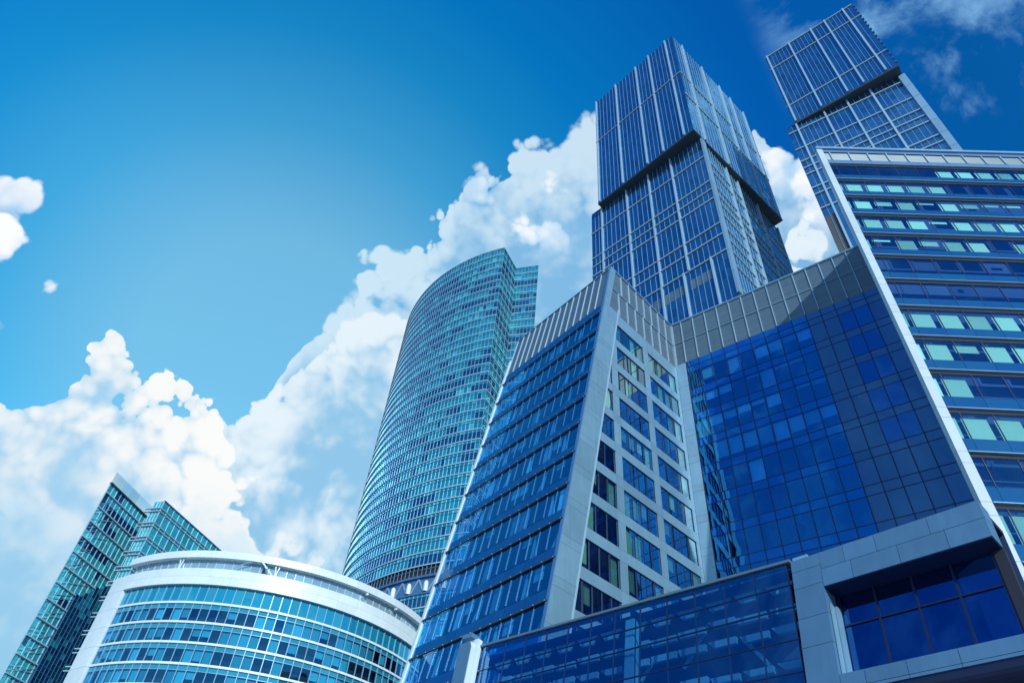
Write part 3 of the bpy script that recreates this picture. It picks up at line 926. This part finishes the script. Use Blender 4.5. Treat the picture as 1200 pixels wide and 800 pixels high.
while z > 150:
    piece('corner_panel', PLR, q4(-.35, 2.15, z - 9.2, z - .06), .02, .75, M['alu_light'], ta); z -= 9.26

# tower B, further right and half hidden by the slab wing
B0, Bl = (111.91, 84.12), (87.5, 106.5)
bk = D(42.5) * 30
b0, bl = (114.72, 86.67), (85.53, 108.63)
tb = thing('skyscraper', 'tower of two stacked blue glass blocks, half hidden behind the leaning navy slab', 'skyscraper', (B0[0], B0[1], 0), 'twin towers of stacked glass blocks')
ZB1, ZB0 = 274.0, 221.8
fB = [B0, (B0[0] + bk.x, B0[1] + bk.y), (Bl[0] + bk.x, Bl[1] + bk.y), Bl]
fb = [b0, (b0[0] + bk.x, b0[1] + bk.y), (bl[0] + bk.x, bl[1] + bk.y), bl]
box_tower(tb, fB, ZB0 + .5, ZB1 - .3, M['inside'])
box_tower(tb, fb, 0, ZB0 + .4, M['inside'], 'lower_core')
core('soffit', inset(fB, [-.1] * 4), inset(fB, [-.1] * 4), ZB0 - .6, ZB0 + .3, M['alu_dark'], tb)
PBU, PBL = plan_plane(B0, Bl, oL), plan_plane(b0, bl, oL)
face(PBU, dist(B0, Bl), ZB0 + .4, ZB1, [3.2, 10.0, 15.1, 23.6, 32.3], [263.3, 233.3, ZB1 - .15], tb, G['tower'], 1.5, seed=6)
RB = [217.6, 207.2, 200.0, 196.2, 192.6, 185.0, 181.6, 174.4]
face(PBL, dist(b0, bl), 150, ZB0 - .6, [10.0, 17.1, 24.3, 33.3], RB, tb, G['tower'], 1.6, seed=7, blank=lambda u, v: u > 33 and 150 < v < 169)
face(PBL, dist(b0, bl), 100, 149.9, [10.0, 17.1, 24.3, 33.3], [], tb, G['tower'], 1.6, seed=8)
z = 221
while z > 150:
    piece('corner_panel', PBL, q4(-.3, 1.6, z - 7.2, z - .06), .02, .7, M['alu_light'], tb); z -= 7.26
# saw-tooth sun blades along the far edge of the upper block
bl_ = MB()
z = ZB0 + 2
while z < ZB1 - 1:
    bl_.box(PBU, -.45, 0, z, z + .5, -.6, .3); z += 3.0
bl_.make('edge_blade', M['bluemetal'], tb, kind='stuff')

# ------------------------------------------------------------------ 6. tall curved teal tower
def arc_pts(cx, cy, r, a0_, a1_, n): return [(cx + r * math.sin(R(a0_ + (a1_ - a0_) * i / n)), cy + r * math.cos(R(a0_ + (a1_ - a0_) * i / n))) for i in range(n + 1)]


tc_ = thing('skyscraper', 'tall teal tower with long curved glass front and stepped right edge against clouds', 'skyscraper', (-8.3, 206.9, 0))
HT = 268.0
arc = arc_pts(24.66, 285.64, 85.35, -100.0, -157.3, 50)
p1, p2, p3 = (-1.7, 219.0), (9.4, 215.7), (10.2, 262)
segs = [(a, b, 'arc') for a, b in zip(arc, arc[1:])]
for (a, b, n, t) in ((arc[-1], p1, 4, 'step'), (p1, p2, 7, 'right')):
    for i in range(n):
        f0, f1 = i / n, (i + 1) / n
        segs.append(((a[0] + (b[0] - a[0]) * f0, a[1] + (b[1] - a[1]) * f0), (a[0] + (b[0] - a[0]) * f1, a[1] + (b[1] - a[1]) * f1), t))
FH = 4.8
foot = arc + [p1, p2, p3, (-30, 300)]
core('core', inset(foot, [.35] * len(foot)), inset(foot, [.35] * len(foot)), 0, HT - 1.2, M['inside'], tc_)
C0_ = Vector((20, 262, 0))
gT = MB(); mT = MB()
rr = random.Random(5)
planes = [(plan_plane(a, b, Vector((*a, 0)) - C0_ if t == 'arc' else (-.2, -1, 0) if t == 'right' else (1, -.5, 0)), dist(a, b), t) for a, b, t in segs]
nf = int(HT / FH)
GAP = (95.6, 100.4)
for f in range(nf + 1):
    zt = HT - FH * f
    zb = zt - FH
    if zb < 60: break
    if zt > GAP[0] and zb < GAP[1]:
        if zb < GAP[0] < zt or True: continue
    teal_floor = f in (0, 1) or rr.random() < .18
    run = rr.random() < .5
    for i, (P, L, t) in enumerate(planes):
        if rr.random() < .30: run = rr.random() < (.08 if teal_floor else .40)
        k_ = 1 if run else (2 if rr.random() < .12 else 0)
        if f < 1: k_ = 0
        gT.box(P, .0, L, zb + .06, zb + 3.3, -.15, 0, k_)
        gT.box(P, .0, L, zb + 3.36, zt - .1, -.15, 0, 0 if rr.random() < .8 else 2)
mats_T = [G['teal'], G['teal_dark'], G['teal_light']]
gT.make('glazing', mats_T, tc_, kind='stuff')
for i, (P, L, t) in enumerate(planes):
    mT.box(P, -.06, .06, 60, GAP[0] - .5, 0, .14)
    mT.box(P, -.06, .06, GAP[1] + .5, HT + .3, 0, .14)
mT.make('mullion', M['alu_light'], tc_, kind='stuff')
for f in range(nf + 1):
    zt = HT - FH * f
    if zt < 64: break
    if GAP[0] - .2 < zt < GAP[1] + .2: continue
    fb_ = MB(); fb2 = MB()
    for P, L, t in planes:
        fb_.box(P, -.02, L + .02, zt - .20, zt + .20, .01, .30)
        fb2.box(P, 0, L, zt - 1.48, zt - 1.34, .01, .16)
    fb_.make('floor_band', M['band'], tc_)
    fb2.make('transom', M['bluemetal'], tc_)
# the open plant storey with its white ventilation cowls
wl_ = MB()
for P, L, t in planes: wl_.box(P, 0, L, GAP[0] - .3, GAP[1] + .3, -.34, -.33)
wl_.make('plant_wall', M['bluemetal'], tc_)
for lo_, hi_ in ((GAP[0] - .8, GAP[0] - .2), (GAP[1] + .1, GAP[1] + .8)):
    fb_ = MB()
    for P, L, t in planes: fb_.box(P, 0, L, lo_, hi_, -.5, .35)
    fb_.make('plant_floor_edge', M['bluemetal'], tc_)
for i in range(18, 50, 4):
    P, L, t = planes[i]
    mb = MB()
    c = P.at(L / 2, 0, .1)
    n_ = 10
    prof = [(0, .75), (2.0, .8), (2.9, .72), (3.4, .5), (3.7, .18)]
    ring = [[Vector((c.x + r_ * math.cos(2 * math.pi * j / n_), c.y + r_ * math.sin(2 * math.pi * j / n_), GAP[0] + h)) for j in range(n_)] for h, r_ in prof]
    vs_ = [v for r_ in ring for v in r_]
    fs_ = [(q * n_ + j, q * n_ + (j + 1) % n_, (q + 1) * n_ + (j + 1) % n_, (q + 1) * n_ + j) for q in range(len(prof) - 1) for j in range(n_)] + [tuple((len(prof) - 1) * n_ + j for j in range(n_))]
    mb.add((vs_, fs_))
    o = mb.make('ventilation_cowl', M['white'], tc_)
    for f_ in o.data.polygons: f_.use_smooth = True
    if i + 4 < 50:
        P2, P3 = planes[i + 2][0], planes[i + 4][0]
        bar('brace', P.at(L / 2 + .9, GAP[0] + .2, -.3), P2.at(L / 2, GAP[1] - .2, -.3), .5, .5, M['alu_light'], tc_)
        bar('brace', P2.at(L / 2, GAP[1] - .2, -.3), P3.at(L / 2 - .9, GAP[0] + .2, -.3), .5, .5, M['alu_light'], tc_)

# ------------------------------------------------------------------ 7. round office building with white parapet bands
CR = Cyl(-55.2, 187.35, 43.0)
ro = thing('office_building', 'low round office building with cyan windows, white curved roof bands and white side frame', 'office building', (-55.2, 187.35, 0))
AL_, AR_ = 213.6, 100.0                      # the arc runs from the left frame round to the right
ring = [CR.at(AL_ + (AR_ - AL_) * i / 48, 0, -1.6) for i in range(49)]
foot = [(v.x, v.y) for v in ring] + [(0, 215), (-60, 235)]
core('inner_wall', foot, foot, 0, 64.4, M['inside'], ro)
ring = [CR.at(AL_ + (AR_ - AL_) * i / 48, 0, -1.0) for i in range(49)]
foot2 = [(v.x, v.y) for v in ring] + [(0, 215), (-60, 235)]


def sweep(name, P, a0_, a1_, prof, n, mat, par, smooth=False):
    """a band with the given (height, out) outline swept round the arc, closed at both ends"""
    k = len(prof)
    vs_ = [P.at(a0_ + (a1_ - a0_) * i / n, z_, o_) for i in range(n + 1) for z_, o_ in prof]
    fs_ = [(i * k + j, i * k + (j + 1) % k, (i + 1) * k + (j + 1) % k, (i + 1) * k + j) for i in range(n) for j in range(k)]
    fs_ += [tuple(range(k)), tuple(n * k + j for j in range(k - 1, -1, -1))]
    mb = MB(); mb.add((vs_, fs_))
    return mb.make(name, mat, par)


NB = 20                                      # band sheets with fine joints
for zlo, zhi in ((62.0, 63.75), (63.78, 65.55)):
    for i in range(NB):
        a, b = AL_ + 8.5 + (AR_ - AL_ - 8.5) * i / NB, AL_ + 8.5 + (AR_ - AL_ - 8.5) * (i + 1) / NB
        sweep('parapet_panel', CR, a - .02, b + .02, [(zlo, -.4), (zlo, .75), (zhi, .75), (zhi, -.4)], 4, M['white'], ro)
for i in range(16):
    a, b = 217 + (AR_ - 217) * i / 16, 217 + (AR_ - 217) * (i + 1) / 16
    sweep('roof_fascia', CR, a - .02, b + .02, [(68.05, -3), (68.05, .75), (69.6, .75), (69.75, .55), (69.75, -3)], 4, M['white'], ro)
sweep('balcony_floor', CR, AL_, AR_, [(64.6, -3.0), (64.6, -.45), (64.9, -.45), (64.9, -3.0)], 40, M['alu'], ro)
sweep('balcony_ceiling', CR, AL_, AR_, [(68.3, -3.2), (68.3, .5), (68.6, .5), (68.6, -3.2)], 40, M['alu'], ro)
NP = 44
st_ = (AR_ - 214.5) / NP
for i in range(NP):
    a = 214.5 + st_ * i
    piece('balcony_pane', CR, [(a - .04, 64.9), (a + st_ + .04, 64.9), (a + st_ + .04, 68.2), (a - .04, 68.2)], -.55, -.48, G['pale_glass'], ro)
    piece('balcony_mullion', CR, [(a - .08, 64.9), (a + .08, 64.9), (a + .08, 68.2), (a - .08, 68.2)], -.47, -.36, M['rib'], ro)
# facade
NW = 40
stp = -2.6
A_st = 213.4
bands = [58.25, 54.2, 50.15, 46.1, 42.05, 38.0, 33.95]
rr = random.Random(11)
for j in range(NW):
    a = A_st + stp * j; b = a + stp
    piece('head_pane', CR, q4(a - .05, b + .05, 58.5, 61.95), -.04, 0, G['cyan_sp'], ro)
state = False
for k, zb_ in enumerate(bands[:-1]):
    for j in range(NW):
        a = A_st + stp * j; b = a + stp
        zs1 = zb_ - .22; zs0 = zb_ - 1.18; zv0 = bands[k + 1] + .22
        piece('spandrel_pane', CR, q4(a - .05, b + .05, zs0 + .04, zs1), -.04, 0, G['cyan_sp'], ro)
        piece('window_pane', CR, q4(a - .05, b + .05, zv0, zs0 - .04), -.04, 0, G['cyan'], ro)
        t = rr.random()
        if t < .52:
            h = 1.0 if t < .30 else rr.choice((.7, .55, .8))
            piece('blind', CR, q4(a - .12, b + .12, zs0 - .06 - (zs0 - zv0 - .1) * h, zs0 - .06), -.32, -.28, M['blind_teal'], ro)
        elif t < .52:
            piece('curtain', CR, q4(a - .5, a - 1.4, zv0, zs0 - .1), -.34, -.28, M['blind'], ro)
for k, zb_ in enumerate(bands):
    sweep('floor_band', CR, A_st, A_st + stp * NW, [(zb_ - .22, -.05), (zb_ - .22, .28), (zb_ + .22, .28), (zb_ + .22, -.05)], 80, M['white'], ro)
    if zb_ > 35: sweep('transom', CR, A_st, A_st + stp * NW, [(zb_ - 1.22, -.03), (zb_ - 1.22, .10), (zb_ - 1.12, .10), (zb_ - 1.12, -.03)], 80, M['alu_light'], ro)
for j in range(NW + 1):
    a = A_st + stp * j
    piece('mullion', CR, q4(a - .10, a + .10, 33.9, 61.95), -.03, .17, M['alu_light'], ro)
sweep('lower_wall', CR, 213.4, AR_, [(0, -.6), (0, -.1), (33.6, -.1), (33.6, -.6)], 40, M['bluemetal'], ro)
# white frame leg at the left
for z1, z0 in zip((65.55, 61.9, 57.9, 53.9, 49.9, 45.9, 41.9, 37.9, 33.9, 20, 0), (61.92, 57.92, 53.92, 49.92, 45.92, 41.92, 37.92, 33.92, 20.02, .02)):
    sweep('frame_panel', CR, 213.9, 222.4, [(z0, -1.5), (z0, .75), (z1 - .03, .75), (z1 - .03, -1.5)], 5, M['white'], ro)
for a in (196.5, 168.0):
    for s in (-.55, .55):
        bar('strut', CR.at(a, 65.2, .2), CR.at(a + s, 67.9, .2), .22, .22, M['white'], ro)
for a in (140, 128):
    piece('lamp', CR, q4(a - .3, a + .3, 67.45, 67.9), .1, .7, M['white'], ro)
# window-cleaning arm standing on the balcony
ga = thing('roof_crane', 'small grey cleaning crane leaning over the white balcony of the round building', 'crane', CR.at(172, 64.9, -.4))
b0_ = CR.at(168.6, 65.4, .6); t0_ = CR.at(173.2, 68.6, .7)
bar('jib', b0_, t0_, .24, .3, M['alu_light'], ga)
bar('jib', CR.at(174.6, 68.9, .6), CR.at(171.8, 68.5, .6), .14, .14, M['alu_light'], ga)
bar('counterweight', CR.at(171.2, 67.0, 1.15), CR.at(170.6, 66.6, 1.15), .45, .45, M['alu_light'], ga)
for i in range(6):
    t_, q_ = i / 6, (i + 1) / 6
    P0_ = CR.at(174 + 6 * t_, 68.0 - 2.0 * t_ * t_, .4); P1_ = CR.at(174 + 6 * q_, 68.0 - 2.0 * q_ * q_, .4)
    bar('hose', P0_, P1_, .14, .14, M['alu_light'], ga)
bar('mast', CR.at(172, 64.9, -.4), CR.at(171.4, 68.0, .6), .35, .35, M['alu_dark'], ga)

# ------------------------------------------------------------------ 8. wedge-shaped glass building at far left
lw_ = thing('office_building', 'wedge-topped teal glass building with clear parapet, standing behind the low round building', 'office building', (-130.2, 207.5, 0))
L1 = Pl((-130.2, 207.5, 0), D(14), Zv, (1, -.5, 0))
L2 = Pl((-114.4, 216.0, 0), D(18.8), Zv, (1, -.5, 0))
L3 = Pl((-118.1, 217.2, 0), D(109), Zv, (0, -1, 0))
ZL = 119.7
e1 = L1.at(27, 0); e2 = L2.at(36, 0)
footL = [(-130.2, 207.5), (e1.x, e1.y), (-118.1, 217.2), (-114.4, 216.0), (e2.x, e2.y), (e2.x - 26, e2.y + 8), (-136, 240)]
footL = [(-130.2, 207.5), (-118.6, 219.5), (-118.1, 217.2), (-114.4, 216.0), (e2.x, e2.y), (e2.x - 26, e2.y + 8), (-137, 236)]
footL = [(-130.2, 207.5), (L1.at(24, 0).x, L1.at(24, 0).y), (e2.x - 16, e2.y + 6), (-140, 240)]
core('core', inset(footL, [.4, .1, .1, .3]), inset(footL, [.4, .1, .1, .3]), 0, ZL - .8, M['inside_blue'], lw_)
footL2 = [(-118.1, 217.2), (-114.4, 216.0), (e2.x, e2.y), (e2.x - 6, e2.y + 2)]
core('core', inset(footL2, [.4, .4, .1, .1]), inset(footL2, [.4, .4, .1, .1]), 0, ZL - .4, M['inside_blue'], lw_)
rl = [116.3, 110.8, 105.5, 100.3, 95.0, 90.0, 85.0, 79.9, 74.5, 69.2, 64.1, 58.9, 53.7]
rr = random.Random(3)


def small_grid(P, u0, u1, zs_, du_, dz_, dark, name, pts_clip=None, n=(-.15, 0)):
    gb, mm = MB(), MB()
    for c, d in zip(zs_[1:], zs_):
        m_ = max(1, round((d - c) / dz_))
        k_ = max(1, round((u1 - u0) / du_))
        run = False
        for j in range(m_):
            for i in range(k_):
                if rr.random() < .35: run = rr.random() < dark
                a, b = u0 + (u1 - u0) * i / k_, u0 + (u1 - u0) * (i + 1) / k_
                gb.box(P, a, b, c + (d - c) * j / m_ + .05, c + (d - c) * (j + 1) / m_ - .05, n[0], n[1], 1 if run else (2 if rr.random() < .16 else 0))
    gb.make(name, [G['lagoon'], G['teal_dark'], G['teal_light']], lw_, kind='stuff')
    k_ = max(1, round((u1 - u0) / du_))
    for i in range(k_ + 1):
        a = u0 + (u1 - u0) * i / k_
        mm.box(P, a - .07, a + .07, zs_[-1], zs_[0], n[1], n[1] + .2)
    mm.make('mullion', M['rib'], lw_, kind='stuff')


zsL = [ZL] + rl
small_grid(L1, 0, 23.9, zsL, 2.2, 2.6, .09, 'glazing')
for z_ in rl: piece('rail', L1, q4(0, 23.9, z_ - .16, z_ + .16), .0, .45, M['band'], lw_)
br = [(0.2, .6), (2.5, .2), (6, .7)]
for z1, z0 in zip(zsL[1:], zsL[2:]):
    for q_ in range(2):
        ua = rr.uniform(0, 6); ub = ua + rr.uniform(4, 9)
        bar('brace', L1.at(ua, z0 + rr.uniform(.5, 2), .12), L1.at(ub, z1 - rr.uniform(.2, 2.5), .12), .14, .14, M['alu_light'], lw_)
piece('roof_edge', L1, q4(-.1, 24.2, ZL - .1, ZL + .35), -.4, .5, M['alu_dark'], lw_)
small_grid(L2, 0, 35.8, zsL, 3.1, 5.3, .06, 'glazing')
for z_ in rl:
    for o_ in (-.55, .55): piece('rail', L2, q4(-.3, 35.8, z_ + o_ - .12, z_ + o_ + .12), .0, .3, M['band'], lw_)
small_grid(L3, 0, 3.85, zsL, 1.3, 2.6, .05, 'glazing')
for z_ in rl:
    for o_ in (-.6, .6): piece('balcony_rail', L3, q4(-2.2, 4.1, z_ + o_ - .14, z_ + o_ + .14), .0, .6, M['band'], lw_)
piece('roof_edge', L2, q4(-.1, 35.9, ZL - .1, ZL + .25), -.4, .3, M['bluemetal'], lw_)
# dense lower wing, one slab proud of the main face
dw = [(9.2, 40), (24.6, 40), (24.6, 95.5), (19.5, 92.2), (12.2, 86.2), (9.2, 83.6)]
piece('lower_wing', L1, dw, .02, .6, M['inside_blue'], lw_)
gb, mm = MB(), MB()
P = L1
zz = 40.0
while zz < 97:
    for i in range(10):
        a, b = 9.2 + 1.54 * i, 9.2 + 1.54 * (i + 1)
        lim = 84.5 + (a - 9.2) / (24.6 - 9.2) * 13.0
        if zz + 1.7 > lim + 1: continue
        gb.box(P, a + .06, b - .06, zz + .10, zz + 1.66, .55, .66, 1 if rr.random() < (.8 if zz < 80 else .5) else 0)
    mm.box(P, 9.2, 24.6, zz - .05, zz + .05, .6, .74) if zz < 84 else None
    zz += 1.75
for i in range(11):
    a = 9.2 + 1.54 * i
    mm.box(P, a - .06, a + .06, 40, 84.5 + (a - 9.2) / 15.4 * 12.5, .6, .78)
gb.make('lower_wing_glazing', mats_T, lw_, kind='stuff')
mm.make('lower_wing_mullion', M['fin'], lw_, kind='stuff')
# clear glass parapet: a wedge of glass above the roof
for i in range(5):
    a, b = 24.2 * i / 5, 24.2 * (i + 1) / 5
    piece('parapet_pane', L1, q4(a + .06, b - .06, ZL + .4, 124.2), -.05, .0, G['parapet'], lw_)

n_obj = len(bpy.data.objects)
print('objects', n_obj, 'tris', sum(len(p.vertices) - 2 for o in bpy.data.objects if o.type == 'MESH' for p in o.data.polygons))
